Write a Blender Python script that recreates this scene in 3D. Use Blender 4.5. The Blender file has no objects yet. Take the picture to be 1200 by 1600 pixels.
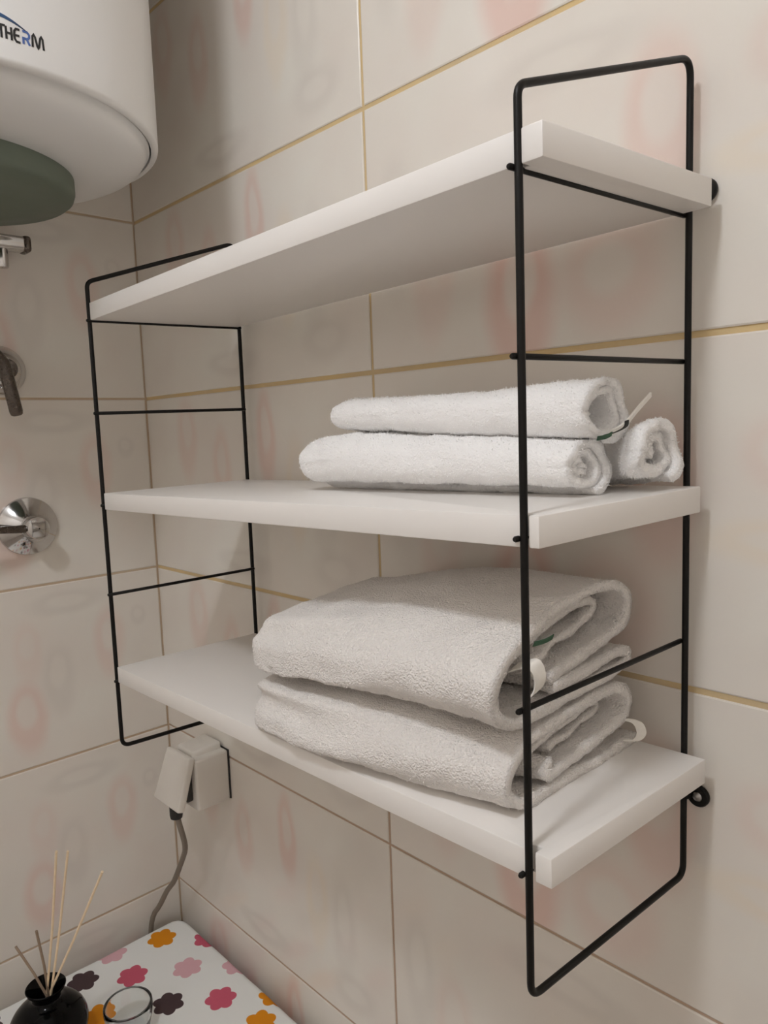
import bpy, bmesh, math, random
from mathutils import Vector, Matrix, noise

Z0 = 0.85            # height of the lowest visible tile joint above the floor; all plans below are measured from it
random.seed(7)
SC = bpy.context.scene
COL = SC.collection

# ------------------------------------------------------------------ camera, world, exposure
cam_d = bpy.data.cameras.new('camera')
cam_d.sensor_fit = 'VERTICAL'
cam_d.sensor_height = 36.0
cam_d.lens = 1166.92 / 1600.0 * 36.0
cam_d.clip_start = 0.02
cam = bpy.data.objects.new('camera', cam_d)
COL.objects.link(cam)
r_ = Vector((0.68835946, 0.72450295, -0.03545047))
u_ = Vector((-0.05558272, 0.1014123, 0.99329054))
f_ = Vector((-0.72323704, 0.68177051, -0.11007796))
M = Matrix(((r_.x, u_.x, -f_.x, 1.25414), (r_.y, u_.y, -f_.y, -0.61522), (r_.z, u_.z, -f_.z, 0.83198 + Z0), (0, 0, 0, 1)))
cam.matrix_world = M
SC.camera = cam

w = bpy.data.worlds.new('world'); SC.world = w
w.use_nodes = True
w.node_tree.nodes['Background'].inputs[0].default_value = (0.9, 0.92, 1.0, 1)
w.node_tree.nodes['Background'].inputs[1].default_value = 0.0

LAMP_POS = (1.01, -1.02, 1.80)
LAMP_STRENGTH = 99.0
LAMP_COLOR = (0.96, 0.995, 1.055)
vs = SC.view_settings
vs.view_transform = 'Standard'
vs.look = 'None'
vs.exposure = 0.0
vs.gamma = 1.0
vs.use_curve_mapping = False
SC.cycles.max_bounces = 14          # white tiled room: light bounces many times
SC.cycles.diffuse_bounces = 9
SC.cycles.use_light_tree = False    # a single lamp
SC.cycles.use_adaptive_sampling = True
SC.cycles.adaptive_threshold = 0.04
SC.cycles.glossy_bounces = 4


# ------------------------------------------------------------------ helpers
def empty(name, base, label=None, cat=None, group=None):
    o = bpy.data.objects.new(name, None)
    o.empty_display_size = 0.03
    COL.objects.link(o)
    o.location = (base[0], base[1], base[2] + Z0)
    o['base'] = list(base)
    if label: o['label'] = label
    if cat: o['category'] = cat
    if group: o['group'] = group
    return o


def tag(o, label, cat, group=None):
    o['label'] = label; o['category'] = cat
    if group: o['group'] = group
    return o


def root_base(o):
    while o.parent: o = o.parent
    return o.get('base', (0, 0, 0))


def mobj(name, verts, faces, mat, parent=None, base=None, smooth=False, angle=None):
    """verts in the plan frame; a top-level mesh gets its origin at base, a child keeps its root's origin"""
    if parent is not None: b = root_base(parent)
    else: b = base or (0, 0, 0)
    me = bpy.data.meshes.new(name)
    me.from_pydata([(v[0] - b[0], v[1] - b[1], v[2] - b[2]) for v in verts], [], faces)
    bm = bmesh.new(); bm.from_mesh(me)
    bmesh.ops.recalc_face_normals(bm, faces=bm.faces)
    bm.to_mesh(me); bm.free()
    if smooth:
        me.polygons.foreach_set('use_smooth', [True] * len(me.polygons))
        if angle: me.set_sharp_from_angle(angle=math.radians(angle))
    me.materials.append(mat)
    o = bpy.data.objects.new(name, me)
    COL.objects.link(o)
    if parent is not None: o.parent = parent
    else:
        o.location = (b[0], b[1], b[2] + Z0); o['base'] = list(b)
    return o


class MB:
    def __init__(s): s.v = []; s.f = []
    def add(s, v, f):
        n = len(s.v); s.v += [tuple(p) for p in v]; s.f += [tuple(i + n for i in q) for q in f]; return s

    def box(s, x0, x1, y0, y1, z0, z1, bev=0.0):
        if bev <= 0:
            v = [(x, y, z) for z in (z0, z1) for y in (y0, y1) for x in (x0, x1)]
            return s.add(v, [(0, 1, 3, 2), (4, 6, 7, 5), (0, 4, 5, 1), (2, 3, 7, 6), (0, 2, 6, 4), (1, 5, 7, 3)])
        bm = bmesh.new()
        bmesh.ops.create_cube(bm, size=1)
        for q in bm.verts:
            q.co = ((x0 + x1) / 2 + q.co.x * (x1 - x0), (y0 + y1) / 2 + q.co.y * (y1 - y0), (z0 + z1) / 2 + q.co.z * (z1 - z0))
        bmesh.ops.bevel(bm, geom=bm.edges[:], offset=bev, segments=3, profile=0.5, affect='EDGES')
        return s.bm(bm)

    def rrect(s, x0, x1, y0, y1, r, z0, z1, bev=.004):
        bm = bmesh.new(); pts = []
        for (cx, cy, a0) in ((x1 - r, y1 - r, 0), (x0 + r, y1 - r, 90), (x0 + r, y0 + r, 180), (x1 - r, y0 + r, 270)):
            for k in range(9):
                a = math.radians(a0 + 90 * k / 8); pts.append((cx + r * math.cos(a), cy + r * math.sin(a)))
        lo = [bm.verts.new((p[0], p[1], z0)) for p in pts]; hi = [bm.verts.new((p[0], p[1], z1)) for p in pts]
        n = len(pts)
        bm.faces.new(lo[::-1]); bm.faces.new(hi)
        for i in range(n): bm.faces.new((lo[i], lo[(i + 1) % n], hi[(i + 1) % n], hi[i]))
        ed = [e for e in bm.edges if abs(e.verts[0].co.z - e.verts[1].co.z) < 1e-6]
        bmesh.ops.bevel(bm, geom=ed, offset=bev, segments=3, profile=.5, affect='EDGES')
        return s.bm(bm)

    def bm(s, bm):
        bm.verts.index_update()
        v = [tuple(q.co) for q in bm.verts]; f = [tuple(q.index for q in p.verts) for p in bm.faces]
        bm.free(); return s.add(v, f)

    def tube(s, pts, rad, n=12, cap=True, closed=False):
        pts = [Vector(p) for p in pts]
        rr = rad if isinstance(rad, (list, tuple)) else [rad] * len(pts)
        m = len(pts); rings = []
        up = None
        for i, p in enumerate(pts):
            if closed: t = pts[(i + 1) % m] - pts[i - 1]
            else: t = pts[min(i + 1, m - 1)] - pts[max(i - 1, 0)]
            t.normalize()
            if up is None:
                a = Vector((0, 0, 1)) if abs(t.z) < .9 else Vector((1, 0, 0))
                up = (a - t * a.dot(t)).normalized()
            else:
                up = (up - t * up.dot(t)).normalized()
            sd = t.cross(up)
            rings.append([p + (up * math.cos(2 * math.pi * k / n) + sd * math.sin(2 * math.pi * k / n)) * rr[i] for k in range(n)])
        v = [q for r in rings for q in r]; f = []
        for i in range(m if closed else m - 1):
            a = i * n; b = ((i + 1) % m) * n
            for k in range(n):
                f.append((a + k, a + (k + 1) % n, b + (k + 1) % n, b + k))
        if cap and not closed:
            f.append(tuple(range(n))[::-1]); f.append(tuple((m - 1) * n + k for k in range(n)))
        return s.add(v, f)

    def lathe(s, prof, c, axis='z', n=40, caps=(False, False)):
        """prof: (radius, height) pairs"""
        v = []; f = []
        for r, h in prof:
            for k in range(n):
                a = 2 * math.pi * k / n
                if axis == 'z': v.append((c[0] + r * math.cos(a), c[1] + r * math.sin(a), c[2] + h))
                elif axis == 'x': v.append((c[0] + h, c[1] + r * math.cos(a), c[2] + r * math.sin(a)))
                else: v.append((c[0] + r * math.cos(a), c[1] - h, c[2] + r * math.sin(a)))
        for i in range(len(prof) - 1):
            for k in range(n):
                f.append((i * n + k, i * n + (k + 1) % n, (i + 1) * n + (k + 1) % n, (i + 1) * n + k))
        if caps[0]: f.append(tuple(range(n)))
        if caps[1]: f.append(tuple((len(prof) - 1) * n + k for k in range(n)))
        return s.add(v, f)

    def map(s, fn): s.v = [fn(*p) for p in s.v]; return s

    def build(s, name, mat, parent=None, base=None, smooth=False, angle=None):
        return mobj(name, s.v, s.f, mat, parent, base, smooth, angle)


def catmull(P, n, closed=False):
    """resample a polyline smoothly to n points of even arc length"""
    P = [Vector(p) for p in P]; D = []
    m = len(P)
    for i in range(m if closed else m - 1):
        if closed: a, b, c, d = P[i - 1], P[i], P[(i + 1) % m], P[(i + 2) % m]
        else: a, b, c, d = P[max(i - 1, 0)], P[i], P[i + 1], P[min(i + 2, m - 1)]
        for k in range(16):
            t = k / 16
            D.append(0.5 * ((2 * b) + (c - a) * t + (2 * a - 5 * b + 4 * c - d) * t * t + (3 * b - a - 3 * c + d) * t ** 3))
    D.append(P[0] if closed else P[-1])
    L = [0]
    for i in range(1, len(D)): L.append(L[-1] + (D[i] - D[i - 1]).length)
    out = []; j = 0
    for k in range(n):
        q = L[-1] * k / (n - 1)
        while j < len(L) - 2 and L[j + 1] < q: j += 1
        t = (q - L[j]) / max(1e-9, L[j + 1] - L[j])
        out.append(D[j].lerp(D[j + 1], t))
    return out


def sstep(a, b, x):
    t = min(1, max(0, (x - a) / (b - a))); return t * t * (3 - 2 * t)


# ------------------------------------------------------------------ materials
def srgb(r, g, b):
    f = lambda c: c / 12.92 if c <= .04045 else ((c + .055) / 1.055) ** 2.4
    return (f(r / 255), f(g / 255), f(b / 255), 1)


def new_mat(name, color, rough=0.5, metal=0.0, spec=0.5, **kw):
    m = bpy.data.materials.new(name); m.use_nodes = True
    b = m.node_tree.nodes['Principled BSDF']
    b.inputs['Base Color'].default_value = color
    b.inputs['Roughness'].default_value = rough
    b.inputs['Metallic'].default_value = metal
    b.inputs['Specular IOR Level'].default_value = spec
    for k, v in kw.items(): b.inputs[k.replace('_', ' ')].default_value = v
    return m


def N(m, t, **kw):
    n = m.node_tree.nodes.new(t)
    for k, v in kw.items(): setattr(n, k, v)
    return n


def L(m, a, b): m.node_tree.links.new(a, b)


def bump(m, height, strength=0.3, dist=0.001):
    b = N(m, 'ShaderNodeBump'); b.inputs['Strength'].default_value = strength; b.inputs['Distance'].default_value = dist
    L(m, height, b.inputs['Height']); L(m, b.outputs[0], m.node_tree.nodes['Principled BSDF'].inputs['Normal'])
    return b


def noise_tex(m, scale, detail=3, vec=None):
    t = N(m, 'ShaderNodeTexNoise'); t.inputs['Scale'].default_value = scale; t.inputs['Detail'].default_value = detail
    if vec is None:
        tc = N(m, 'ShaderNodeTexCoord'); vec = tc.outputs['Object']
    L(m, vec, t.inputs['Vector'])
    return t


def mottled(name, color, rough, amt=0.06, scale=12, gloss=.15, **kw):
    """one paint or plastic with slight unevenness of tone and gloss"""
    m = new_mat(name, color, rough, **kw)
    b = m.node_tree.nodes['Principled BSDF']
    t = noise_tex(m, scale, 2)
    mx = N(m, 'ShaderNodeMix', data_type='RGBA')
    mx.inputs['A'].default_value = [c * (1 - amt) for c in color[:3]] + [1]
    mx.inputs['B'].default_value = [min(1, c * (1 + amt)) for c in color[:3]] + [1]
    L(m, t.outputs['Fac'], mx.inputs['Factor']); L(m, mx.outputs['Result'], b.inputs['Base Color'])
    mr = N(m, 'ShaderNodeMapRange'); mr.inputs['To Min'].default_value = rough * (1 - gloss); mr.inputs['To Max'].default_value = min(1, rough * (1 + gloss))
    L(m, t.outputs['Fac'], mr.inputs['Value']); L(m, mr.outputs[0], b.inputs['Roughness'])
    return m


TILE_BASE = srgb(234, 226, 215)
PINK = srgb(224, 186, 174)
GREY = srgb(206, 199, 191)
BUFF = srgb(232, 216, 192)


def tile_mat(name, marks):
    """glazed tile with a faint print of pink and grey ovals"""
    m = new_mat(name, TILE_BASE, 0.16, spec=0.5)
    b = m.node_tree.nodes['Principled BSDF']
    tc = N(m, 'ShaderNodeTexCoord')
    wob = noise_tex(m, 14, 1, tc.outputs['Object'])
    sub = N(m, 'ShaderNodeVectorMath', operation='SUBTRACT'); sub.inputs[1].default_value = (.5, .5, .5)
    L(m, wob.outputs['Color'], sub.inputs[0])
    sc = N(m, 'ShaderNodeVectorMath', operation='SCALE'); sc.inputs['Scale'].default_value = 0.014
    L(m, sub.outputs[0], sc.inputs[0])
    ad = N(m, 'ShaderNodeVectorMath', operation='ADD')
    L(m, tc.outputs['Object'], ad.inputs[0]); L(m, sc.outputs[0], ad.inputs[1])
    # cloudy ground
    n1 = noise_tex(m, 7, 2, tc.outputs['Object'])
    cr = N(m, 'ShaderNodeValToRGB')
    cr.color_ramp.elements[0].position = .3; cr.color_ramp.elements[0].color = srgb(225, 217, 208)
    cr.color_ramp.elements[1].position = .7; cr.color_ramp.elements[1].color = srgb(229, 225, 216)
    L(m, n1.outputs['Fac'], cr.inputs[0])
    cur = cr.outputs[0]

    def mask(u, v, ru, rv, soft):
        mp = N(m, 'ShaderNodeMapping')
        mp.inputs['Scale'].default_value = (1 / ru, 0, 1 / rv); mp.inputs['Location'].default_value = (-u / ru, 0, -v / rv)
        L(m, ad.outputs[0], mp.inputs['Vector'])
        ln = N(m, 'ShaderNodeVectorMath', operation='LENGTH'); L(m, mp.outputs[0], ln.inputs[0])
        mr = N(m, 'ShaderNodeMapRange', interpolation_type='SMOOTHSTEP')
        mr.inputs['From Min'].default_value = 1 - soft; mr.inputs['From Max'].default_value = 1 + soft
        mr.inputs['To Min'].default_value = 1; mr.inputs['To Max'].default_value = 0
        L(m, ln.outputs['Value'], mr.inputs['Value'])
        return mr.outputs[0]

    for (u, v, ru, rv, col, st) in marks:
        o = mask(u, v, ru, rv, .34)
        tall = rv > ru
        i = mask(u, v + (.22 * rv if tall else .1 * rv), ru * .5, rv * .48, .35)
        inv = N(m, 'ShaderNodeMath', operation='MULTIPLY_ADD'); inv.inputs[1].default_value = -.75; inv.inputs[2].default_value = 1
        L(m, i, inv.inputs[0])
        mu = N(m, 'ShaderNodeMath', operation='MULTIPLY'); L(m, o, mu.inputs[0]); L(m, inv.outputs[0], mu.inputs[1])
        ms = N(m, 'ShaderNodeMath', operation='MULTIPLY'); L(m, mu.outputs[0], ms.inputs[0]); ms.inputs[1].default_value = st * .62
        mx = N(m, 'ShaderNodeMix', data_type='RGBA'); mx.inputs['B'].default_value = col
        L(m, ms.outputs[0], mx.inputs['Factor']); L(m, cur, mx.inputs['A'])
        cur = mx.outputs['Result']
    L(m, cur, b.inputs['Base Color'])
    nb = noise_tex(m, 9, 1, tc.outputs['Object'])
    bump(m, nb.outputs['Fac'], .25, .0015)
    return m


LEFT_MARKS = [(.500, .178, .026, .056, PINK, .55), (.435, .262, .062, .018, GREY, .6), (.410, .135, .026, .056, GREY, .55),
              (.356, .080, .029, .055, PINK, .75), (.365, .190, .02, .05, PINK, .25), (.555, .215, .014, .018, GREY, .5)]
COL0_MARKS = [(.362, .222, .021, .066, PINK, .8), (.137, .225, .03, .065, PINK, .5), (.240, .175, .026, .06, PINK, .55),
              (.285, .036, .065, .02, GREY, .55), (.490, .135, .026, .075, GREY, .45), (.430, .150, .024, .07, BUFF, .55),
              (.505, .045, .045, .028, GREY, .5)]
COL1_MARKS = [(.214, .050, .040, .080, PINK, 1.1), (.358, .170, .032, .07, PINK, .7), (.31, .06, .05, .05, PINK, .5), (.260, .250, .085, .022, GREY, .5),
              (.045, .150, .026, .075, GREY, .5), (.100, .10, .03, .08, PINK, .35), (.455, .200, .03, .03, PINK, .35),
              (.46, .130, .06, .018, BUFF, .6), (.50, .235, .045, .02, GREY, .5)]
M_TILE_L = tile_mat('tile_print_left', LEFT_MARKS)
M_TILE_0 = tile_mat('tile_print_right_a', COL0_MARKS)
M_TILE_1 = tile_mat('tile_print_right_b', COL1_MARKS)


def grout_mat(name, c1, c2):
    m = new_mat(name, c1, 0.9, spec=.2)
    t = noise_tex(m, 9, 4)
    cr = N(m, 'ShaderNodeValToRGB')
    cr.color_ramp.elements[0].position = .35; cr.color_ramp.elements[0].color = c1
    cr.color_ramp.elements[1].position = .65; cr.color_ramp.elements[1].color = c2
    L(m, t.outputs['Fac'], cr.inputs[0]); L(m, cr.outputs[0], m.node_tree.nodes['Principled BSDF'].inputs['Base Color'])
    g = noise_tex(m, 500, 2); bump(m, g.outputs['Fac'], .4, .0006)
    return m


M_GROUT = grout_mat('grout_ochre', srgb(214, 188, 138), srgb(205, 184, 148))
# the joints of the lower courses were filled with a plain brownish grout
_m = M_GROUT; _b = _m.node_tree.nodes['Principled BSDF']; _src = _b.inputs['Base Color'].links[0].from_socket
_tc = N(_m, 'ShaderNodeTexCoord'); _sp = N(_m, 'ShaderNodeSeparateXYZ'); L(_m, _tc.outputs['Object'], _sp.inputs[0])
_mr = N(_m, 'ShaderNodeMapRange'); _mr.inputs['From Min'].default_value = .38; _mr.inputs['From Max'].default_value = .48; L(_m, _sp.outputs['Z'], _mr.inputs['Value'])
_mx = N(_m, 'ShaderNodeMix', data_type='RGBA'); _mx.inputs['A'].default_value = srgb(186, 162, 142)
L(_m, _mr.outputs[0], _mx.inputs['Factor']); L(_m, _src, _mx.inputs['B']); L(_m, _mx.outputs['Result'], _b.inputs['Base Color'])
M_GROUT_L = grout_mat('grout_tan', srgb(196, 172, 146), srgb(202, 184, 160))
M_PLASTER = mottled('painted_plaster', (.90, .86, .815, 1), .8, .02, 6)
M_CEIL = mottled('ceiling_paint', (.88, .87, .85, 1), .85, .02, 6)
M_FLOOR = mottled('floor_tile', (.40, .35, .31, 1), .4, .06, 10)
M_BOARD = mottled('white_lacquer_board', (.83, .80, .765, 1), .40, .015, 5)
M_BLACK = mottled('black_powder_coat', (.006, .005, .004, 1), .42, .2, 80, spec=.25)
M_ENAMEL = mottled('white_enamel', (.74, .735, .72, 1), .30, .006, 3, gloss=0)
M_GREENGREY = mottled('grey_green_plastic', srgb(96, 106, 92), .5, .03, 20)
M_CHROME = mottled('chrome', (.62, .61, .60, 1), .1, .03, 30, metal=1.0)
M_DARKCHROME = mottled('dark_chrome', (.15, .13, .115, 1), .28, .1, 200, metal=1.0)
M_SOCKET = mottled('white_plastic', (.74, .70, .64, 1), .42, .02, 20)
M_BLACKPL = mottled('black_plastic', (.02, .018, .016, 1), .45, .2, 60)
M_CORD = mottled('grey_cable_sheath', srgb(128, 118, 106), .55, .04, 60)
M_INK = mottled('black_ink', (.015, .015, .016, 1), .4, .1, 60)
M_BLUE = mottled('blue_ink', srgb(72, 100, 160), .4, .1, 60)
M_SCREW = mottled('steel_screw', (.45, .44, .43, 1), .35, .1, 200, metal=1.0)
M_REED = mottled('pale_reed', srgb(238, 216, 182), .8, .1, 120)
M_REED_D = mottled('dark_reed', srgb(150, 130, 110), .7, .1, 120)  # darker tone for the two short reeds
M_LOOP = mottled('cotton_tape', srgb(240, 236, 228), .85, .05, 300)
M_LABEL = mottled('green_label', srgb(60, 92, 70), .7, .2, 200)
M_LABELD = mottled('dark_label', srgb(52, 52, 48), .7, .2, 200)

M_GLAZE = new_mat('black_glaze', (.002, .002, .002, 1), .06, spec=.16)
_t = noise_tex(M_GLAZE, 25, 2); bump(M_GLAZE, _t.outputs['Fac'], .05, .001)
M_GLASS = new_mat('clear_glass', (.97, .98, .97, 1), .05, Transmission_Weight=1.0, IOR=1.38)
_t = noise_tex(M_GLASS, 40, 2); bump(M_GLASS, _t.outputs['Fac'], .06, .001)

M_SWOOSH = new_mat('blue_arc_print', (.1, .2, .4, 1), .35)
_tc = N(M_SWOOSH, 'ShaderNodeTexCoord'); _sp = N(M_SWOOSH, 'ShaderNodeSeparateXYZ'); L(M_SWOOSH, _tc.outputs['Generated'], _sp.inputs[0])
_cr = N(M_SWOOSH, 'ShaderNodeValToRGB'); _cr.color_ramp.elements[0].color = srgb(52, 98, 150); _cr.color_ramp.elements[1].color = srgb(32, 46, 62)
L(M_SWOOSH, _sp.outputs['Y'], _cr.inputs[0]); L(M_SWOOSH, _cr.outputs[0], M_SWOOSH.node_tree.nodes['Principled BSDF'].inputs['Base Color'])


def terry_mat(name, col, bs=.9, bd=.0020):
    m = new_mat(name, col, 0.95, spec=.1, Sheen_Weight=.4, Sheen_Roughness=.6)
    b = m.node_tree.nodes['Principled BSDF']
    tc = N(m, 'ShaderNodeTexCoord')
    v = N(m, 'ShaderNodeTexVoronoi'); v.inputs['Scale'].default_value = 620
    L(m, tc.outputs['Object'], v.inputs['Vector'])
    n = noise_tex(m, 360, 3, tc.outputs['Object'])
    ad = N(m, 'ShaderNodeMath', operation='MULTIPLY_ADD'); ad.inputs[1].default_value = -.6
    L(m, v.outputs['Distance'], ad.inputs[0]); L(m, n.outputs['Fac'], ad.inputs[2])
    bump(m, ad.outputs[0], bs, bd)
    n2 = noise_tex(m, 30, 3, tc.outputs['Object'])
    mx = N(m, 'ShaderNodeMix', data_type='RGBA')
    mx.inputs['A'].default_value = [c * .96 for c in col[:3]] + [1]; mx.inputs['B'].default_value = col
    L(m, n2.outputs['Fac'], mx.inputs['Factor']); L(m, mx.outputs['Result'], b.inputs['Base Color'])
    return m


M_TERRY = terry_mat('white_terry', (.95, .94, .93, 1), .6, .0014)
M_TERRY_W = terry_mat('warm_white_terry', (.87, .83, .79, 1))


# ------------------------------------------------------------------ room shell
RX, RY, RZ0, RZ1 = 1.95, -1.80, -Z0, 1.87


def struct(name, mb, mat):
    o = mb.build(name, mat, None, (0, 0, 0)); o['kind'] = 'structure'; return o


wall_right = struct('wall_right', MB().box(-.12, RX + .12, .0016, .12, RZ0, RZ1), M_GROUT)
wall_left = struct('wall_left', MB().box(-.12, -.0016, RY, .0016, RZ0, RZ1), M_GROUT_L)
struct('wall_back', MB().box(-.12, RX + .12, RY - .12, RY, RZ0, RZ1), M_PLASTER)
struct('wall_side', MB().box(RX, RX + .12, RY, .0016, RZ0, RZ1), M_PLASTER)
struct('floor', MB().box(-.12, RX + .12, RY - .12, .12, RZ0 - .1, RZ0), M_FLOOR)
struct('ceiling', MB().box(-.12, RX + .12, RY - .12, .12, RZ1, RZ1 + .1), M_CEIL)

GZ = [RZ0, -.6015, -.3015, -.0015, .3023, .5997, .9000, 1.1996, 1.5000, 1.8000, RZ1]


def tile_mesh(wd, ht, mat):
    c, d = .0014, .0030
    v = []
    for (o, y) in ((0, d), (0, c * .6), (c, 0)):
        v += [(o, y, o), (wd - o, y, o), (wd - o, y, ht - o), (o, y, ht - o)]
    f = []
    for k in range(2):
        for i in range(4):
            j = (i + 1) % 4
            f.append((k * 4 + i, k * 4 + j, k * 4 + 4 + j, k * 4 + 4 + i))
    f.append((8, 9, 10, 11))
    me = bpy.data.meshes.new('tile'); me.from_pydata(v, [], f); me.materials.append(mat)
    bm = bmesh.new(); bm.from_mesh(me); bmesh.ops.recalc_face_normals(bm, faces=bm.faces)
    if bm.faces[:][-1].normal.y > 0: bmesh.ops.reverse_faces(bm, faces=bm.faces[:])
    bm.to_mesh(me); bm.free()
    return me


_tm = {}


def lay(parent, cols, gh, gv, mats, left):
    rnd = random.Random(3 if left else 5)
    for ci in range(len(cols) - 1):
        for ri in range(len(GZ) - 1):
            a, b = cols[ci], cols[ci + 1]
            j0 = gh if left or GZ[ri] > .45 else .0034
            j1 = gh if left or GZ[ri + 1] > .45 else .0034
            wd = round(b - a - gv, 4); ht = round(GZ[ri + 1] - GZ[ri] - (j0 + j1) / 2, 4)
            key = (wd, ht, mats[ci].name)
            if key not in _tm: _tm[key] = tile_mesh(wd, ht, mats[ci])
            o = bpy.data.objects.new('tile', _tm[key]); COL.objects.link(o); o.parent = parent
            z = GZ[ri] + j0 / 2
            j = rnd.uniform(-.0003, .0003)
            if left:
                o.rotation_euler = (0, 0, math.pi / 2)
                o.location = (j, a + gv / 2, z)
            else:
                o.location = (a + gv / 2, j, z)


lay(wall_right, [-.003, .5898, 1.1796, 1.7694, RX], .0056, .0042, [M_TILE_0, M_TILE_1, M_TILE_0, M_TILE_1], False)
lay(wall_left, [RY, -1.20, -.60, -.001], .0036, .0030, [M_TILE_L] * 3, True)


# ------------------------------------------------------------------ ceiling lamp (the room's light)
def ceiling_lamp():
    x, y, z = LAMP_POS
    t = empty('ceiling_lamp', (x, y, RZ1), 'round opal glass lamp fixed to the ceiling', 'lamp')
    MB().lathe([(.001, 0), (.09, 0), (.095, -.012), (.09, -.022), (.001, -.022)], (x, y, RZ1)).build('mounting_plate', M_ENAMEL, t, smooth=True, angle=40)
    em = bpy.data.materials.new('opal_glass_lit'); em.use_nodes = True
    b = em.node_tree.nodes['Principled BSDF']
    b.inputs['Base Color'].default_value = (.9, .88, .85, 1)
    b.inputs['Emission Color'].default_value = LAMP_COLOR + (1,)
    b.inputs['Emission Strength'].default_value = LAMP_STRENGTH
    pr = [(.080, -.0225)]
    for k in range(1, 6):
        a = k / 5 * math.pi / 2
        pr.append((max(.001, .085 * math.cos(a)), -.030 - .070 * math.sin(a)))
    MB().lathe(pr, (x, y, RZ1), n=16).build('diffuser', em, t, smooth=True)


ceiling_lamp()

# ------------------------------------------------------------------ wire wall shelf
X1B, X2B, X1F, X2F = .32978, .98001, .3165, .96879        # uprights: left back, right back, left front, right front
YF, YB = -.2229, -.0140
LV = .0102                                               # the unit hangs a little lower at its left
ZTF, ZTB, ZBF, ZBB = 1.02599, 1.0990, .42708, .42687
BARS = [.9817, .86755, .75123, .63547, .52037]
TILT = -.00307
SH = (X1B - X1F) / (YB - YF)


def shear(x, y): return x + SH * (y - YF)


shelf = empty('wall_shelf', (.65, -.11, .43), 'black wire wall shelf with three white boards', 'shelf')


def side_frame(xf, xb, lv, inner, lab):
    def P(y, z):
        return Vector((xf + (xb - xf) * (y - YF) / (YB - YF), y, z + lv))
    cs = [P(YF, ZBF), P(YF, ZTF), P(YB, ZTB), P(YB, ZBB)]
    pts = []
    R_ = .011
    for i in range(4):
        a, c, b = cs[i - 1], cs[i], cs[(i + 1) % 4]
        d1 = (a - c).normalized(); d2 = (b - c).normalized()
        ang = d1.angle(d2)
        dd = R_ / math.tan(ang / 2)
        s, e = c + d1 * dd, c + d2 * dd
        for k in range(8):
            t = k / 7
            pts.append(s * (1 - t) ** 2 + c * 2 * t * (1 - t) + e * t * t)
    fr = MB().tube(pts, .0027, 12, closed=True).build('side_frame', M_BLACK, shelf, smooth=True)
    fr['label'] = lab
    for zb in BARS:
        off = inner * .0036
        a = P(YF - .0062, zb + TILT); b = P(YB + .0008, zb)
        a.x += off; b.x += off
        m = MB().tube([a + (b - a).normalized() * .0008, a + (b - a).normalized() * .002, b - (b - a).normalized() * .001, b], [.0014, .0021, .0021, .0015], 10)
        m.build('rung', M_BLACK, fr, smooth=True, angle=50)
    for z in (1.0102, .5077 + .0) if inner < 0 else (1.0, .4985):
        ex = xb + .0080
        e = MB().lathe([(.0042, -.001), (.0085, -.001), (.0095, .0005), (.0095, .0035), (.0085, .0048), (.0042, .0048), (.0042, -.001)], (ex, -.0012, z), 'y', 24)
        e.tube([(xb, YB, z), (xb + .002, YB + .004, z), (ex - .006, -.005, z)], .0022, 8)
        eo = e.build('mounting_eyelet', M_BLACK, fr, smooth=True, angle=50)
        s = MB().lathe([(.0001, .0062), (.0030, .0058), (.0044, .0045), (.0044, .0), (.0001, 0)], (ex, -.0012, z), 'y', 16)
        s.build('screw', M_SCREW, fr, smooth=True, angle=50)
    return fr


side_frame(X1F, X1B, 0.0, 1, 'black wire side frame nearer the corner')
side_frame(X2F, X2B, LV, -1, 'black wire side frame at the free end')


DROP = {0: .0003, 2: -.0055, 4: -.0020}    # the rungs sit in grooves under the boards


def board(zbar, drop, xr, g1, lab):
    """board with a slot in its front edge for the right front upright"""
    x0, x1 = .3215, xr
    yf, yb = -.2240, -.0190
    th = .0212
    g0, gd = .9668, .0085
    out = [(x0, yf), (g0, yf), (g0, yf + gd), (g1, yf + gd), (g1, yf), (x1, yf), (x1, yb), (x0, yb)]
    zb = zbar + drop
    bm = bmesh.new()
    vb = [bm.verts.new((shear(x, y), y, 0)) for x, y in out]
    bf = bm.faces.new(vb)
    ex = bmesh.ops.extrude_face_region(bm, geom=[bf])
    for q in ex['geom']:
        if isinstance(q, bmesh.types.BMVert): q.co.z = th
    bmesh.ops.recalc_face_normals(bm, faces=bm.faces)
    bmesh.ops.bevel(bm, geom=bm.edges[:], offset=.0011, segments=2, profile=.5, affect='EDGES')
    mb = MB().bm(bm)
    k = LV / (.97 - .32)
    mb.map(lambda x, y, z: (x, y, z + zb + k * (x - .32) + TILT * (YB - y) / (YB - YF)))
    o = mb.build('shelf_board', M_BOARD, shelf, smooth=True, angle=35)
    o['label'] = lab
    return o


board(BARS[0], DROP[0], .9872, .9715, 'empty top board')
board(BARS[2], DROP[2], .9812, .9732, 'middle board carrying three rolled towels')
board(BARS[4], DROP[4], .9876, .9745, 'bottom board carrying two folded towels')


def board_top(i, x, y): return BARS[i] + DROP[i] + .0212 + LV / .65 * (x - .32) + TILT * (YB - y) / (YB - YF)


# ------------------------------------------------------------------ towels
def outline(path, t, nseg, taper=False):
    """closed outline of a sheet of thickness t around a 2D centre line: list of (y, z, s)"""
    P = catmull([(a, b, 0) for a, b in path], nseg)
    A = []; B = []
    for i, p in enumerate(P):
        d = (P[min(i + 1, nseg - 1)] - P[max(i - 1, 0)]).normalized()
        n = Vector((-d.y, d.x, 0))
        s = i / (nseg - 1)
        h = t / 2
        A.append((p.x + n.x * h, p.y + n.y * h, s)); B.append((p.x - n.x * h, p.y - n.y * h, s))
    return A, B


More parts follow.
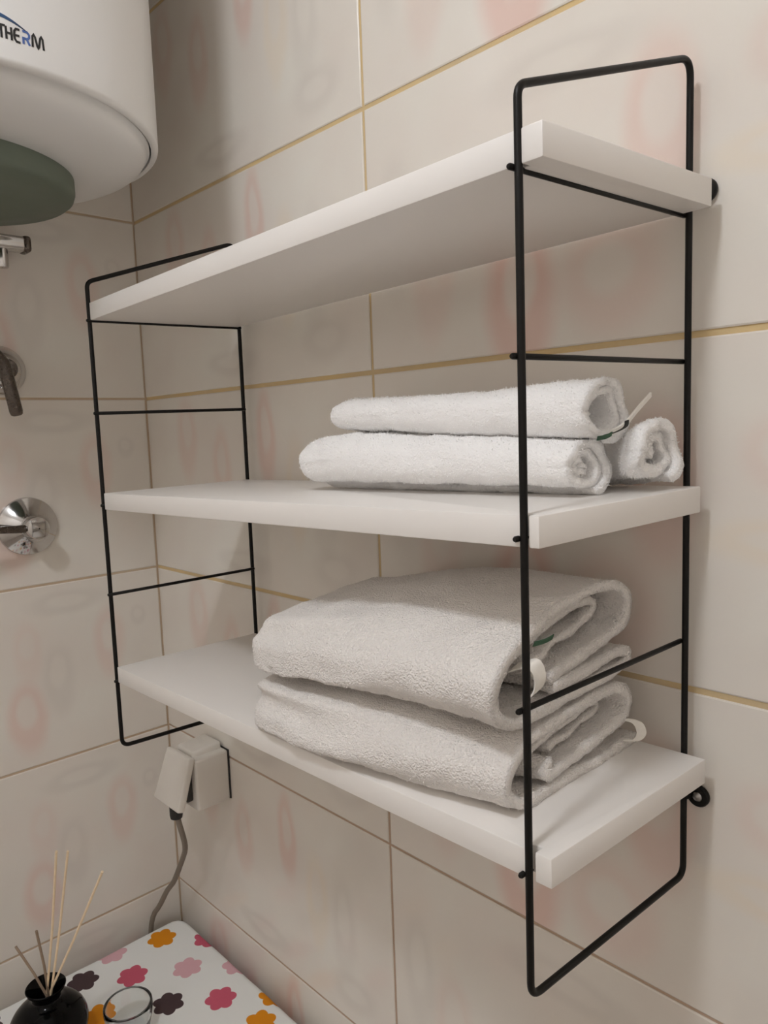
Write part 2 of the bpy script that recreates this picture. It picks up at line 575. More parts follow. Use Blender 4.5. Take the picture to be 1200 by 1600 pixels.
def sweep(mb, A, B, stations, fn):
    """stations: list of parameters; fn(k, y, z, s) -> 3D point. Side walls, edges and both end caps."""
    n = len(A)
    ring = A + B[::-1]
    m = len(ring)
    v = []
    for k in stations:
        for (y, z, s) in ring: v.append(fn(k, y, z, s))
    f = []
    for i in range(len(stations) - 1):
        for j in range(m):
            f.append((i * m + j, i * m + (j + 1) % m, (i + 1) * m + (j + 1) % m, (i + 1) * m + j))
    for e in (0, (len(stations) - 1) * m):
        for j in range(n - 1):
            f.append((e + j, e + j + 1, e + m - 2 - j, e + m - 1 - j))
    mb.add(v, f)


def fuzz_up(o, amp, seed, mat, count, length=.0022):
    """gentle lumpiness of the cloth, then a nap of tiny loops standing on it"""
    me = o.data
    off = Vector((seed * 3.1, seed * 1.7, 0))
    nr = [v.normal.copy() for v in me.vertices]
    for v, n in zip(me.vertices, nr):
        q = v.co
        d = noise.noise(q * 38 + off) * amp + noise.noise(q * 110 + off) * amp * .55 + noise.noise(q * 420 + off) * .00045
        v.co = q + n * d
    me.update()
    rnd = random.Random(seed)
    pl = [p for p in me.polygons]
    cum = []; tot = 0
    for p in pl: tot += p.area; cum.append(tot)
    import bisect
    V = []; F = []
    for i in range(count):
        p = pl[min(len(pl) - 1, bisect.bisect(cum, rnd.random() * tot))]
        vs_ = [me.vertices[k].co for k in p.vertices]
        a, b = rnd.random(), rnd.random()
        if len(vs_) == 4: c = vs_[0].lerp(vs_[1], a).lerp(vs_[3].lerp(vs_[2], a), b)
        else: c = sum(vs_, Vector()) / len(vs_)
        n = p.normal
        r = Vector((rnd.uniform(-1, 1), rnd.uniform(-1, 1), rnd.uniform(-1, 1)))
        d = (n + r * .75).normalized()
        sd = d.cross(r)
        if sd.length < 1e-4: continue
        sd = sd.normalized() * .00032
        l = length * rnd.uniform(.5, 1.0)
        k = len(V)
        V += [c - sd - n * .0003, c + sd - n * .0003, c + d * l * .6 + sd * .8 + n * l * .1, c + d * l]
        F += [(k, k + 1, k + 2), (k, k + 2, k + 3)]
    m2 = bpy.data.meshes.new('terry_nap'); m2.from_pydata(V, [], F); m2.materials.append(mat)
    q = bpy.data.objects.new('terry_nap', m2); COL.objects.link(q); q.parent = o.parent
    q['kind'] = 'stuff'


def roll(name, label, st, turns, t_u, start, seed, recess=.008, hole=.0, squash=0, nap=9000, tuck=True):
    """st: stations (x, cy, cz, ry, rz); spiral towel roll, open end at the last station"""
    base = (st[len(st) // 2][0], st[len(st) // 2][1], st[len(st) // 2][2] - st[len(st) // 2][4])
    th = empty(name, base, label, 'towel', 'rolled white towels on the middle board')
    path = []
    nn = int(turns * 22)
    for i in range(nn + 1):
        a = start + 2 * math.pi * turns * i / nn
        r = 1 - t_u / 2 - t_u * 1.12 * (turns * i / nn)
        r += .02 * math.sin(3 * a + seed) * i / nn
        path.append((r * math.cos(a), r * math.sin(a)))
    # tuck the inner end across the hollow
    if tuck: path += [(path[-1][0] * .6 - .08, path[-1][1] * .3), (path[-1][0] * -.2, path[-1][1] * -.4)]
    A, B = outline(path, t_u, 190)
    ns = 84
    X0, X1_ = st[0][0], st[-1][0]

    def lerp_st(x):
        for i in range(len(st) - 1):
            if x <= st[i + 1][0] or i == len(st) - 2:
                q = (x - st[i][0]) / (st[i + 1][0] - st[i][0])
                q = min(1, max(0, q)); q = q * q * (3 - 2 * q) if len(st) > 2 else q
                return [st[i][j] * (1 - q) + st[i + 1][j] * q for j in range(5)]

    def fn(x, y, z, s):
        _, cy, cz, ry, rz = lerp_st(x)
        e = min(1, (x - X0) / .022)
        k = .58 + .42 * math.sqrt(max(0, 1 - (1 - e) ** 2))
        ph = noise.noise(Vector((x * 13, seed, math.atan2(z, y) * .6))) * .05
        rr = math.hypot(y, z) + 1e-9
        sq = 1 + ((abs(y / rr) ** 2.7 + abs(z / rr) ** 2.7) ** (-1 / 2.7) - 1) * min(1, rr)      # flattened by lying, not a perfect tube
        yy = y * (1 + ph) * sq; zz = z * (1 + ph * .5) * sq
        if squash: zz = zz * (1 - squash * (1 if zz < 0 else .3) * abs(zz))
        xr = x
        w_ = sstep(X1_ - .05, X1_, x)
        xr -= w_ * (recess * s + .0035 * noise.noise(Vector((s * 9, seed * 2, 0))))
        xr += w_ * .006 * noise.noise(Vector((math.atan2(z, y), seed, 1.3)))
        return (xr, cy + yy * ry * (.55 + .45 * k), cz + zz * rz * k)

    mb = MB()
    sweep(mb, A, B, [X0 + (X1_ - X0) * (i / (ns - 1)) for i in range(ns)], fn)
    o = mb.build('cloth', M_TERRY, th, smooth=True)
    fuzz_up(o, .0016, seed, M_TERRY, nap)
    return th


def ribbon(name, mat, parent, pts, width, wdir, th=.0006, n=20):
    P = catmull(pts, n); wd = Vector(wdir).normalized() * width / 2
    v = []; f = []
    for i, p in enumerate(P):
        d = (P[min(i + 1, n - 1)] - P[max(i - 1, 0)]).normalized()
        nn = d.cross(wd).normalized() * th / 2
        v += [p - wd - nn, p + wd - nn, p + wd + nn, p - wd + nn]
    for i in range(n - 1):
        for j in range(4): f.append((i * 4 + j, i * 4 + (j + 1) % 4, i * 4 + 4 + (j + 1) % 4, i * 4 + 4 + j))
    f += [(0, 1, 2, 3), (n * 4 - 4, n * 4 - 3, n * 4 - 2, n * 4 - 1)]
    return mobj(name, v, f, mat, parent, smooth=True, angle=40)


bt = lambda x, y: board_top(2, x, y)
# front roll lying on the board
roll('rolled_towel', 'white terry towel rolled up, lying at the front of the middle board',
     [(.618, -.113, bt(.62, -.12) + .0290, .036, .0285), (.68, -.113, bt(.68, -.12) + .0315, .038, .0312), (.80, -.112, bt(.8, -.1) + .0280, .037, .0278),
      (.949, -.1115, bt(.95, -.08) + .0232, .0345, .0230)], 1.9, .27, math.radians(-75), 11, recess=.006, nap=16000)
# roll against the wall, seen between the others and the upright
roll('rolled_towel', 'white terry towel rolled up short behind, nearest the wall and the shelf end',
     [(.76, -.044, bt(.76, -.04) + .0205, .0190, .0203), (.87, -.044, bt(.87, -.04) + .0208, .0210, .0206), (.935, -.046, bt(.935, -.05) + .0228, .0230, .0226),
      (.984, -.067, bt(.98, -.065) + .0315, .0350, .0282)], 1.5, .30, math.radians(-60), 23, recess=.006, nap=12000)
# roll lying on top of the two
t1 = roll('rolled_towel', 'white terry towel rolled up, lying on top of the other rolls with a tape loop',
          [(.656, -.100, .8470, .032, .0192), (.72, -.100, .8455, .034, .0195), (.83, -.100, .8408, .0340, .0225),
           (.958, -.100, .8410, .0345, .0268)], 1.75, .21, math.radians(-70), 37, recess=.005, nap=14000, tuck=False)
ribbon('hanging_loop', M_LOOP, t1, [(.956, -.093, .823), (.962, -.082, .829), (.967, -.072, .840), (.972, -.060, .8515)], .0042, (.3, -.6, .75), .0016)
ribbon('care_label', M_LABELD, t1, [(.958, -.106, .8215), (.963, -.098, .8235), (.967, -.090, .8275), (.966, -.086, .832)], .0034, (1, 0, .3), .0008)
ribbon('green_tag', M_LABEL, t1, [(.957, -.1135, .8195), (.961, -.108, .8205), (.963, -.103, .8225)], .0034, (.4, -.2, 1), .0008)


def folded(name, label, sheets, fn_z, x0, x1, seed, nap, ybow):
    base = ((x0 + x1) / 2, -.12, fn_z((x0 + x1) / 2, 0))
    th = empty(name, base, label, 'towel', 'folded white towels on the bottom board')
    allz = [z for sh, t in sheets for _, z in sh]
    zlo, zhi = min(allz) - .004, max(allz) + .004
    zc = zlo + (zhi - zlo) * .45
    zm = (zlo + zhi) / 2
    mb = MB()
    for si, (path, t) in enumerate(sheets):
        A, B = outline(path, t, 150 if si == 0 else 90)

        def fn(x, y, z, s, si=si):
            e = min(1, (x - x0) / .020)
            k = .70 + .30 * math.sqrt(max(0, 1 - (1 - e) ** 2))
            # nearer the closed end the front is fuller and squarer
            ws = 1 - sstep(.66, .88, x)
            u0 = (y + .125) / .105; v0 = (z - zm) / ((zhi - zlo) / 2)
            r0 = math.hypot(u0, v0) + 1e-9
            sq = (abs(u0 / r0) ** 4 + abs(v0 / r0) ** 4) ** -.25
            if u0 < 0: y = -.125 + max(-1.0, u0 * (1 + (sq - 1) * ws * 1.6)) * .105
            zz = zc + (z - zc) * k
            yy = -.125 + (y + .125) * (.86 + .14 * k)
            wv = .0035 * noise.noise(Vector((x * 16, y * 14, seed)))
            w_ = sstep(x1 - .06, x1, x)
            xr = x + w_ * (.006 * noise.noise(Vector((s * 7, seed, si * 3.3))) - (.012 if si else 0))
            xr += w_ * .10 * (y + .12) * .12
            return (xr, yy + ybow(x) + .003 * noise.noise(Vector((x * 11, seed, s * 3))), fn_z(x, zz - zlo) + wv)
        ns = 96
        sweep(mb, A, B, [x0 + (x1 - x0) * i / (ns - 1) for i in range(ns)], fn)
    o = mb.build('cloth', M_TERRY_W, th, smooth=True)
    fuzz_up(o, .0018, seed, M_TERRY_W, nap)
    return th


T5 = [([(-.030, .5560), (-.10, .5545), (-.17, .5545), (-.203, .5590), (-.2165, .573), (-.211, .588), (-.188, .6010), (-.14, .6075),
        (-.09, .6100), (-.062, .6075), (-.047, .598), (-.050, .586), (-.08, .5775), (-.125, .5705), (-.158, .5665), (-.170, .5715), (-.160, .577)], .0095),
      ([(-.178, .5850), (-.14, .5900), (-.10, .5975), (-.080, .5985), (-.074, .593), (-.088, .5885), (-.125, .5825), (-.150, .580)], .0055)]
T4 = [([(-.150, .6365), (-.09, .6400), (-.052, .6425), (-.038, .6385), (-.046, .6310), (-.10, .6255), (-.16, .6225), (-.198, .6235), (-.2185, .634),
        (-.2235, .6500), (-.214, .6650), (-.188, .6810), (-.145, .6945), (-.095, .7030), (-.065, .7020), (-.047, .6920), (-.043, .6780), (-.052, .6660), (-.085, .6575),
        (-.125, .6500), (-.155, .6455)], .0088),
      ([(-.188, .6660), (-.15, .6780), (-.11, .6880), (-.080, .6900), (-.067, .6835), (-.078, .6760), (-.12, .6675), (-.150, .6610), (-.17, .6600)], .0060)]


def k5(x): return .90 + .10 * sstep(.63, .80, x)
def top5(x): return board_top(4, x, -.12) + .0005 + .064 * k5(x)
def z5(x, h): return board_top(4, x, -.12) + .0005 + h * k5(x)
def z4(x, h): return top5(x) + .0015 + h * (.73 + .27 * sstep(.62, .86, x))


bow5 = lambda x: -.006 * math.sin(math.pi * min(1, max(0, (x - .61) / .33))) + .010 * (1 - sstep(.60, .70, x)) + .010 * sstep(.85, .945, x)
bow4 = lambda x: .006 * (1 - sstep(.60, .72, x)) + .002
ft5 = folded('folded_towel', 'folded white terry towel lying directly on the bottom board', T5, z5, .638, .940, 51, 14000, bow5)
ft4 = folded('folded_towel', 'folded white terry towel on top of the other folded towel', T4, z4, .638, .940, 67, 14000, bow4)
ribbon('hanging_loop', M_LOOP, ft5, [(.942, -.046, .559), (.949, -.040, .558), (.953, -.0370, .565), (.950, -.039, .574), (.942, -.046, .577)], .0080, (.75, .5, .1), .0014, 24)
ribbon('hanging_loop', M_LOOP, ft4, [(.930, -.185, .655), (.944, -.181, .660), (.9475, -.1770, .650), (.946, -.178, .640), (.940, -.180, .634)], .0125, (.1, 1, .35), .0010, 24)
ribbon('care_label', M_LABEL, ft4, [(.938, -.171, .671), (.9445, -.166, .6735), (.9475, -.160, .676)], .0045, (.5, -.1, 1), .0008)


# ------------------------------------------------------------------ water heater
HC = (.272, -.345); HR = .2245; HZ = 1.178


def water_heater():
    t = empty('water_heater', (HC[0], HC[1], 1.10), 'white cylindrical water heater hanging on the wall in the corner', 'water heater')
    pr = [(.001, .68), (HR - .03, .68), (HR - .008, .674), (HR, .655), (HR, .02)]
    for k in range(0, 9):
        a = k / 8 * math.pi / 2
        pr.append((HR - .006 + .006 * math.cos(a), .006 - .006 * math.sin(a)))
    pr += [(HR - .0085, .001), (HR - .0085, .02)]
    MB().lathe(pr, (HC[0], HC[1], HZ), n=128).build('tank_shell', M_ENAMEL, t, smooth=True, angle=50)
    R2 = HR - .0105
    pr = [(R2, .02), (R2, .002)]
    for k in range(0, 15):
        a = k / 14 * math.pi / 2
        pr.append((R2 - .004 - (R2 - .004 - .10) * (1 - math.cos(a)), .000 - .034 * math.sin(a)))
    pr += [(.05, -.034), (.001, -.034)]
    MB().lathe(pr, (HC[0], HC[1], HZ), n=128).build('bottom_pan', M_ENAMEL, t, smooth=True, angle=60)
    cc = (HC[0] - .014, HC[1] - .014)
    pr = [(.143, -.022), (.143, -.048), (.141, -.054), (.136, -.058), (.10, -.060), (.001, -.060)]
    MB().lathe(pr, (cc[0], cc[1], HZ), n=96).build('service_cover', M_GREENGREY, t, smooth=True, angle=40)
    for dy in (-.07, .07):
        MB().box(.0, HC[0] - HR + .02, HC[1] + dy - .012, HC[1] + dy + .012, 1.60, 1.68, .002).build('wall_bracket', M_ENAMEL, t)

    # printed lettering on the drum: u runs along the drum, v upwards, both in metres
    def on_drum(u, v, lift=.0004):
        a = u / HR
        return (HC[0] + (HR + lift) * math.cos(a), HC[1] + (HR + lift) * math.sin(a), v)

    def stroke(mb, pts, wd):
        P = [Vector((a, b, 0)) for a, b in pts]
        n = len(P)
        o = []
        for i in range(n):
            d1 = (P[i] - P[i - 1]).normalized() if i else None
            d2 = (P[i + 1] - P[i]).normalized() if i < n - 1 else None
            d = ((d1 or d2) + (d2 or d1)).normalized()
            nn = Vector((-d.y, d.x, 0))
            c = nn.dot(Vector((-(d1 or d2).y, (d1 or d2).x, 0)))
            o.append((P[i], nn * wd / 2 / max(.5, c)))
        top = [on_drum(*(p + q).xy) for p, q in o] + [on_drum(*(p - q).xy) for p, q in o]
        low = [on_drum(*(p + q).xy, lift=-.0006) for p, q in o] + [on_drum(*(p - q).xy, lift=-.0006) for p, q in o]
        f = []
        for i in range(n - 1):
            f.append((i, i + 1, n + i + 1, n + i))
            f.append((2 * n + i, 2 * n + i + 1, i + 1, i)); f.append((n + i, n + i + 1, 3 * n + i + 1, 3 * n + i))
        f += [(0, n, 3 * n, 2 * n), (n - 1, 2 * n - 1, 4 * n - 1, 3 * n - 1)]
        mb.add(top + low, f)

    h = .0112; wv = .0019; z0 = 1.2000

    def letter(mat, u0, wid, strokes, ws=wv):
        mb = MB()
        for s in strokes: stroke(mb, [(u0 + a * wid, z0 + b * h) for a, b in s], ws)
        mb.build('letter', mat, t)
    c8 = lambda *q: list(q)
    letter(M_INK, -.0176, .0070, [[(0, 1), (1, 1)], [(.5, 1), (.5, 0)]])
    letter(M_INK, -.0100, .0046, [[(0, 0), (0, 1)], [(1, 0), (1, 1)], [(0, .5), (1, .5)]])
    letter(M_INK, -.0030, .0050, [[(1, 1), (.35, 1), (.05, .8), (0, .5), (.05, .2), (.35, 0), (1, 0)], [(.05, .5), (.9, .5)]])
    letter(M_BLUE, .0046, .0058, [[(0, 1), (.7, 1), (.98, .84), (.98, .62), (.7, .46), (.05, .46), (.05, 0)], [(.55, .46), (1, 0)]])
    letter(M_INK, .0130, .0104, [[(0, 0), (.04, .85), (.16, 1), (.27, .85), (.42, .15), (.5, .03), (.58, .15), (.73, .85), (.84, 1), (.95, .85), (1, 0)]], .0019)
    # blue arc above the lettering
    mb = MB()
    v = []; f = []
    n = 26
    for i in range(n):
        q = i / (n - 1)
        u = -.030 + .0395 * q
        z = 1.2222 - .0108 * max(0, (q - .25) / .75) ** 1.6
        th = .0046 * (1 - q) ** .8 + .0003
        v += [on_drum(u, z), on_drum(u, z - th), on_drum(u, z, -.0006), on_drum(u, z - th, -.0006)]
    for i in range(n - 1):
        a = i * 4; b = a + 4
        f += [(a, b, b + 1, a + 1), (a, a + 2, b + 2, b), (a + 1, b + 1, b + 3, a + 3)]
    mb.add(v, f).build('printed_arc', M_SWOOSH, t)


water_heater()


# ------------------------------------------------------------------ shower fittings on the left wall
def shower_valve():
    c = (0, -.217, .6985)
    t = empty('shower_valve', c, 'round chrome shower valve with lever on the left wall', 'tap')
    MB().lathe([(.001, 0), (.0450, 0), (.0462, .003), (.0450, .006), (.036, .011), (.024, .020), (.0185, .026), (.001, .026)], c, 'x', 64).build('wall_plate', M_CHROME, t, smooth=True, angle=35)
    MB().lathe([(.0175, .022), (.0175, .050), (.0162, .0535), (.010, .055), (.001, .0555)], c, 'x', 40).build('cap', M_CHROME, t, smooth=True, angle=35)
    MB().tube([(.040, c[1] - .010, c[2]), (.043, c[1] - .03, c[2] + .001), (.050, c[1] - .06, c[2] + .004), (.060, c[1] - .10, c[2] + .008)], [.0065, .006, .0055, .0065], 14).build('lever', M_DARKCHROME, t, smooth=True, angle=50)


def shower_set():
    c = (0, -.2365, .943)
    t = empty('shower_holder', c, 'round chrome shower holder on the left wall behind the hand shower', 'shower holder')
    MB().lathe([(.001, 0), (.036, 0), (.037, .004), (.034, .012), (.024, .024), (.016, .030), (.001, .031)], c, 'x', 48).build('wall_disc', M_CHROME, t, smooth=True, angle=35)
    MB().lathe([(.015, .025), (.015, .036), (.012, .040), (.001, .041)], c, 'x', 24).build('socket', M_DARKCHROME, t, smooth=True, angle=35)
    p0 = Vector((.050, -.2330, .8720)); p1 = Vector((.058, -.2490, .9540)); d = (p1 - p0)
    h = empty('hand_shower', tuple(p0), 'dark chrome hand shower handle hanging aslant before the round holder', 'hand shower')
    q1 = p0 + d * 1.25 + Vector((.006, -.030, .012)); q2 = q1 + Vector((.012, -.055, .03))
    pts = [p0, p0 + d * .02, p0 + d * .08, p0 + d * .5, p0 + d * .95, q1, q2]
    MB().tube(pts, [.006, .0085, .0096, .0094, .0090, .0095, .011], 20).build('handle', M_DARKCHROME, h, smooth=True, angle=50)
    k = MB()
    for i in range(26):
        q = p0 + d * (.30 + .024 * i)
        k.tube([q - d.normalized() * .0004, q + d.normalized() * .0004], .0099, 18)
    k.build('knurling', M_DARKCHROME, h, smooth=True, angle=40)
    MB().lathe([(.012, -.006), (.030, .0), (.048, .018), (.048, .024), (.001, .024)], tuple(q2 + Vector((-.002, -.035, .008))), 'x', 32).build('spray_head', M_CHROME, h, smooth=True, angle=35)
    b = empty('shower_rail', (0, -.30, 1.12), 'chrome bar end with a stub below, on the left wall under the heater', 'rail')
    m = MB().box(.026, .052, -.46, -.197, 1.117, 1.139, .006)
    m.build('bar', M_CHROME, b, smooth=True, angle=35)
    MB().box(.025, .053, -.204, -.191, 1.116, 1.140, .005).build('end_cap', M_DARKCHROME, b, smooth=True, angle=35)
    MB().lathe([(.001, -.026), (.0085, -.026), (.0095, -.022), (.0095, .003)], (.039, -.232, 1.117), 'z', 24).build('stub', M_CHROME, b, smooth=True, angle=40)
    for y in (-.30, -.44):
        MB().lathe([(.018, 0), (.018, .004), (.009, .010), (.009, .030)], (0, y, 1.128), 'x', 24).build('wall_mount', M_CHROME, b, smooth=True, angle=40)


shower_valve()
shower_set()


# ------------------------------------------------------------------ wall socket, plug and cable
def socket():
    t = empty('wall_socket', (.171, 0, .23), 'white surface-mounted wall socket with its hinged cover open', 'socket')
    x0, x1, z0, z1 = .136, .208, .2305, .316
    MB().box(x0 + .001, x1 + .0002, -.0022, .0, z0 + .001, z1 + .0002, .0006).build('gap_shade', M_BLACKPL, t, smooth=True, angle=40)  # black slab standing in for the shade in the gap behind the housing
    b = MB().box(x0, x1, -.062, -.0018, z0, z1, .004)
    b.build('housing', M_SOCKET, t, smooth=True, angle=40)
    b = MB().box(x0 + .004, x1 - .016, -.058, -.004, z1 - .006, z1 + .0085, .005)
    b.map(lambda x, y, z: (x, y, z + (.003 * (y + .058) / .054 if z > z1 else 0)))
    b.build('hinge_block', M_SOCKET, t, smooth=True, angle=40)
    # cover, hinged at the top front edge and propped open by the plug
    y0_, za = -.064, z1 + .004
    ang = math.radians(17)
    m = MB().box(x0 - .002, x1 - .001, -.013, 0, -.086, 0, .0035)
    m.map(lambda x, y, z: (x - .010 * (-z / .086) * (1 if x < .17 else .0), y0_ + y * math.cos(ang) + z * math.sin(ang) + .004, za + z * math.cos(ang) - y * math.sin(ang)))
    c = m.build('cover', M_SOCKET, t, smooth=True, angle=40)
    p = empty('power_cord', (.165, -.07, .2), 'black plug and grey cable hanging from the wall socket', 'cord')
    MB().box(.152, .196, -.074, -.0625, .246, .296, .003).build('plug', M_BLACKPL, p, smooth=True, angle=40)
    MB().lathe([(.001, .0), (.0095, .0), (.0105, .006), (.0105, .030), (.001, .030)], (.166, -.0795, .214), 'z', 20).build('strain_relief', M_BLACKPL, p, smooth=True, angle=40)
    pts = [(.166, -.0795, .226), (.1665, -.0765, .205), (.1645, -.0700, .178), (.156, -.063, .152), (.130, -.0545, .120), (.080, -.050, .052), (.058, -.0535, .026), (.036, -.0595, -.010), (.022, -.0660, -.032),
           (.0145, -.0695, -.062), (.0125, -.071, -.12), (.0125, -.072, -.30), (.0125, -.072, -.84)]
    P = catmull(pts, 90)
    MB().tube(P, .0046, 12).build('cable', M_CORD, p, smooth=True, angle=60)


socket()


# ------------------------------------------------------------------ appliance in the corner with a flowered cloth
CT = -.050
FLOWERS = [(.0681, -.0747, 'o', .3), (.1191, -.1531, 'p', .2), (.168, -.0795, 'l', .1), (.0709, -.2154, 'b', .4), (.2178, -.1403, 'b', .9), (.2683, -.0768, 'p', .5),
           (.1255, -.0170, 'p', .0), (.3228, -.0130, 'o', .7), (.3546, -.0607, 'o', .2), (.2213, -.0170, 'l', .6), (.163, -.2273, 'o', .8), (.0416, -.154, 'l', .4),
           (.32, -.145, 'l', .3), (.27, -.215, 'p', .8), (.22, -.300, 'l', .2), (.115, -.300, 'p', .5), (.365, -.21, 'b', .1), (.42, -.13, 'p', .6), (.33, -.29, 'o', .4),
           (.25, -.38, 'b', .9), (.15, -.39, 'o', .2), (.06, -.36, 'b', .6), (.45, -.25, 'o', .3), (.42, -.36, 'l', .1), (.35, -.45, 'p', .7), (.20, -.47, 'p', .2), (.09, -.48, 'l', .5),
           (.50, -.06, 'l', .5), (.52, -.17, 'b', .4), (.53, -.30, 'p', .9), (.50, -.43, 'o', .1), (.28, -.53, 'o', .3), (.43, -.53, 'b', .2), (.14, -.56, 'b', .1)]


def cloth_material():
    m = new_mat('flowered_cloth', srgb(238, 240, 238), .8, spec=.2)
    b = m.node_tree.nodes['Principled BSDF']
    # one flower as a node group: six soft lobes round a centre
    g = bpy.data.node_groups.new('flower_mask', 'ShaderNodeTree')
    g.interface.new_socket('Vector', in_out='INPUT', socket_type='NodeSocketVector')
    g.interface.new_socket('Center', in_out='INPUT', socket_type='NodeSocketVector')
    g.interface.new_socket('Turn', in_out='INPUT', socket_type='NodeSocketFloat')
    g.interface.new_socket('Mask', in_out='OUTPUT', socket_type='NodeSocketFloat')
    nn = g.nodes; lk = g.links
    gi = nn.new('NodeGroupInput'); go = nn.new('NodeGroupOutput')
    sb = nn.new('ShaderNodeVectorMath'); sb.operation = 'SUBTRACT'; lk.new(gi.outputs[0], sb.inputs[0]); lk.new(gi.outputs[1], sb.inputs[1])
    sp = nn.new('ShaderNodeSeparateXYZ'); lk.new(sb.outputs[0], sp.inputs[0])
    cb = nn.new('ShaderNodeCombineXYZ'); lk.new(sp.outputs[0], cb.inputs[0]); lk.new(sp.outputs[1], cb.inputs[1])
    ln = nn.new('ShaderNodeVectorMath'); ln.operation = 'LENGTH'; lk.new(cb.outputs[0], ln.inputs[0])
    at = nn.new('ShaderNodeMath'); at.operation = 'ARCTAN2'; lk.new(sp.outputs[1], at.inputs[0]); lk.new(sp.outputs[0], at.inputs[1])
    ma = nn.new('ShaderNodeMath'); ma.operation = 'MULTIPLY_ADD'; ma.inputs[1].default_value = 3.0
    lk.new(at.outputs[0], ma.inputs[0]); lk.new(gi.outputs[2], ma.inputs[2])
    sn = nn.new('ShaderNodeMath'); sn.operation = 'SINE'; lk.new(ma.outputs[0], sn.inputs[0])
    ab = nn.new('ShaderNodeMath'); ab.operation = 'ABSOLUTE'; lk.new(sn.outputs[0], ab.inputs[0])
    rd = nn.new('ShaderNodeMath'); rd.operation = 'MULTIPLY_ADD'; rd.inputs[1].default_value = .0058; rd.inputs[2].default_value = .0190
    lk.new(ab.outputs[0], rd.inputs[0])
    df = nn.new('ShaderNodeMath'); df.operation = 'SUBTRACT'; lk.new(rd.outputs[0], df.inputs[0]); lk.new(ln.outputs['Value'], df.inputs[1])
    mr = nn.new('ShaderNodeMapRange'); mr.inputs['From Min'].default_value = -.0004; mr.inputs['From Max'].default_value = .0004
    lk.new(df.outputs[0], mr.inputs['Value']); lk.new(mr.outputs[0], go.inputs[0])
    tc = N(m, 'ShaderNodeTexCoord')
    cols = {'o': srgb(222, 142, 28), 'p': srgb(204, 96, 118), 'l': srgb(222, 178, 186), 'b': srgb(78, 62, 64)}
    base = N(m, 'ShaderNodeRGB'); base.outputs[0].default_value = srgb(238, 240, 238)
    cur = base.outputs[0]
    for (x, y, c, tn) in FLOWERS:
        q = N(m, 'ShaderNodeGroup'); q.node_tree = g
        q.inputs[1].default_value = (x, y, 0); q.inputs[2].default_value = tn * 3
        L(m, tc.outputs['Object'], q.inputs[0])
        mx = N(m, 'ShaderNodeMix', data_type='RGBA'); mx.inputs['B'].default_value = cols[c]
        L(m, q.outputs[0], mx.inputs['Factor']); L(m, cur, mx.inputs['A']); cur = mx.outputs['Result']
    L(m, cur, b.inputs['Base Color'])
    nz = noise_tex(m, 900, 2, tc.outputs['Object']); bump(m, nz.outputs['Fac'], .25, .0004)
    return m


def appliance():
    t = empty('washing_machine', (.33, -.31, RZ0), 'white appliance in the corner under the flowered cloth', 'appliance')
    MB().rrect(.040, .630, -.600, -.030, .045, RZ0 + .015, CT - .030, .004).build('cabinet', M_ENAMEL, t, smooth=True, angle=40)
    MB().rrect(.038, .634, -.606, -.026, .045, CT - .0295, CT - .0075, .006).build('lid', M_ENAMEL, t, smooth=True, angle=40)
    MB().lathe([(.001, 0), (.165, 0), (.17, .008), (.15, .02), (.13, .012), (.001, .03)], (.335, -.600, -.46), 'y', 48).build('door', M_ENAMEL, t, smooth=True, angle=40)
    MB().box(.06, .61, -.606, -.598, -.17, -.10, .003).build('control_panel', M_SOCKET, t, smooth=True, angle=40)
    for x in (.08, .59):
        for y in (-.56, -.07):
            MB().lathe([(.001, 0), (.02, 0), (.02, .015), (.001, .015)], (x, y, RZ0), 'z', 16).build('foot', M_BLACKPL, t)
    # cloth: rounded top sheet with a short overhang following the edges
    x0, x1, y0, y1 = .0315, .642, -.615, -.0175
    n = 72
    prof = []                      # (inset from edge, drop)
    R_ = .012
    flat = [0, .05, .12, .25, .45, .7, 1.0]
    v = []; f = []
    nx, ny = 96, 96
    H = .10
    # arc-length parameter along each axis: overhang, bend, flat, bend, overhang
    def axis(a, b, n):
        out = []
        for i in range(6): out.append((a, R_ + H * (1 - i / 6)))
        for i in range(7):
            q = i / 7 * math.pi / 2
            out.append((a + R_ * (1 - math.cos(q)), R_ * (1 - math.sin(q))))
        m_ = n - 26
        for i in range(m_ + 1): out.append((a + R_ + (b - a - 2 * R_) * i / m_, 0))
        out2 = [(a + b - p, d) for p, d in out[:13]][::-1]
        return out + out2
    X = axis(x0, x1, nx); Y = axis(y0, y1, ny)
    for i, (x, dx) in enumerate(X):
        for j, (y, dy) in enumerate(Y):
            z = CT - max(dx, dy)
            px, py = x, y
            # rounded corners in plan
            rc = .045
            cx = min(max(px, x0 + rc), x1 - rc); cy = min(max(py, y0 + rc), y1 - rc)
            d = math.hypot(px - cx, py - cy)
            if d > rc: px = cx + (px - cx) * rc / d; py = cy + (py - cy) * rc / d
            z += .0012 * noise.noise(Vector((x * 12, y * 12, 0))) + .0006 * noise.noise(Vector((x * 40, y * 40, 3)))
            if max(dx, dy) > R_:
                w_ = (max(dx, dy) - R_) / H
                if y < y0 + .02: py -= .010 * w_ * (1 + math.sin(x * 40)) * .5
                if x > x1 - .02: px += .010 * w_ * (1 + math.sin(y * 40)) * .5
            v.append((px, py, z))
    w2 = len(Y)
    for i in range(len(X) - 1):
        for j in range(w2 - 1): f.append((i * w2 + j, (i + 1) * w2 + j, (i + 1) * w2 + j + 1, i * w2 + j + 1))
    o = mobj('tablecloth', v, f, cloth_material(), None, (0, 0, CT), smooth=True)
    tag(o, 'white cloth printed with orange, pink and brown flowers', 'tablecloth')
    sm = o.modifiers.new('thickness', 'SOLIDIFY'); sm.thickness = .0010; sm.offset = -1


appliance()


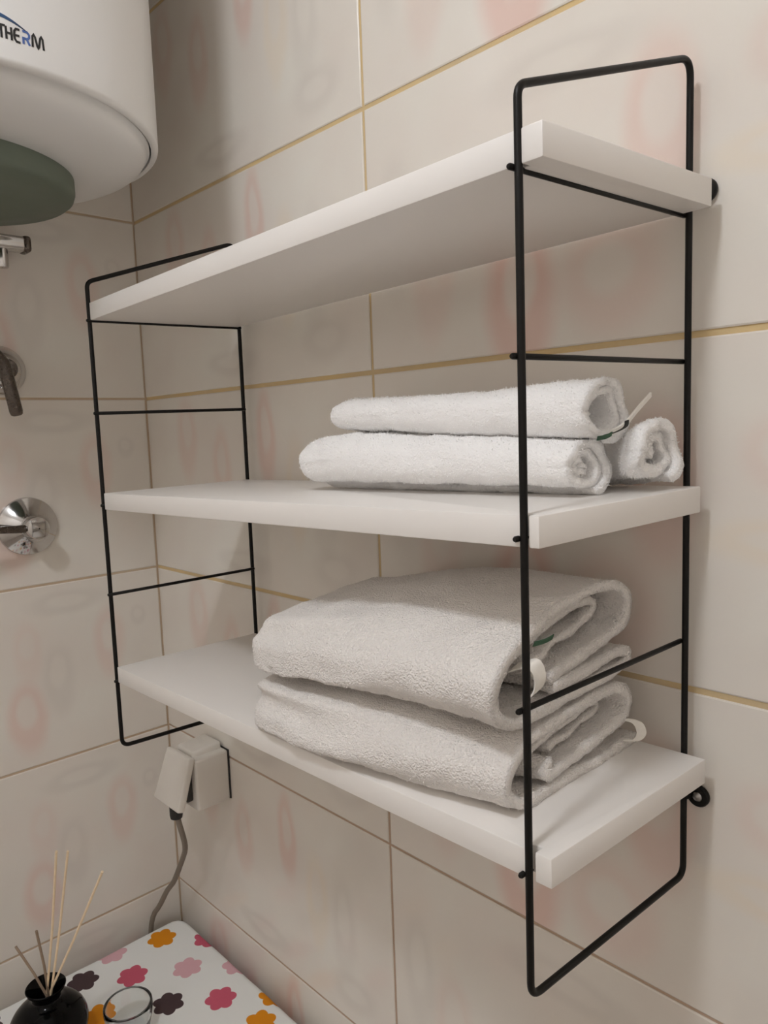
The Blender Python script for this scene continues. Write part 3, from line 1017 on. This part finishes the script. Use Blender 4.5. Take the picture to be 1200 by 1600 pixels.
# ------------------------------------------------------------------ reed diffuser and glass
def diffuser():
    c = (.185, -.306, CT)
    pr = [(.001, .001), (.030, .001), (.036, .003)]
    for k in range(0, 19):
        a = -math.pi / 2 * .72 + k / 18 * (math.pi / 2 * .72 + math.radians(68))
        pr.append((.0535 * math.cos(a), .0475 + .0425 * math.sin(a)))
    pr += [(.0190, .0895), (.0186, .093), (.0215, .0985), (.0262, .1045), (.0272, .1075), (.0262, .1085), (.0245, .1065), (.0170, .096), (.0150, .090), (.0165, .082), (.001, .060)]
    b = MB().lathe(pr, c, 'z', 64).build('diffuser_bottle', M_GLAZE, None, c, smooth=True, angle=60)
    tag(b, 'round glossy black diffuser bottle with flared neck on the flowered cloth', 'bottle')
    labs = ['pale reed stick in the black bottle, leftmost of the two tall upright ones', 'pale reed stick in the black bottle, right of the two tall upright ones',
            'pale reed stick leaning furthest right out of the black bottle', 'short dark reed stick in the black bottle, the steeper of the two dark ones',
            'short dark reed stick leaning furthest left out of the black bottle']
    tips = [(.2781, -.305, .2994), (.2761, -.290, .2920), (.3367, -.270, .2801), (.2150, -.3200, .1640), (.1660, -.3350, .1240)]
    feet = [(.181, -.306, .030), (.186, -.303, .028), (.180, -.305, .032), (.186, -.303, .034), (.1905, -.3030, .033)]
    for i in range(5):
        a = Vector(feet[i]); e = Vector(tips[i])
        m = MB().tube([a, a.lerp(e, .5) + Vector((0, .0015, 0)), e], .0016 if i < 3 else .0018, 10)
        o = m.build('reed_stick', M_REED if i < 3 else M_REED_D, None, tuple(a), smooth=True, angle=60)
        tag(o, labs[i], 'reed stick', 'reeds in the black bottle')
    g = (.2275, -.2075, CT + .0012)
    pr = [(.001, .0), (.026, .0), (.0285, .002), (.0305, .010), (.0335, .024), (.0350, .034), (.0352, .041), (.0348, .0450), (.0336, .0462), (.0322, .0455), (.0316, .041),
          (.0312, .033), (.0298, .0235), (.0270, .011), (.0245, .0066), (.020, .0050), (.001, .0046)]
    q = MB().lathe(pr, g, 'z', 64).build('glass_holder', M_GLASS, None, g, smooth=True, angle=70)
    tag(q, 'small clear glass candle holder on the cloth beside the black bottle', 'glass')


diffuser()
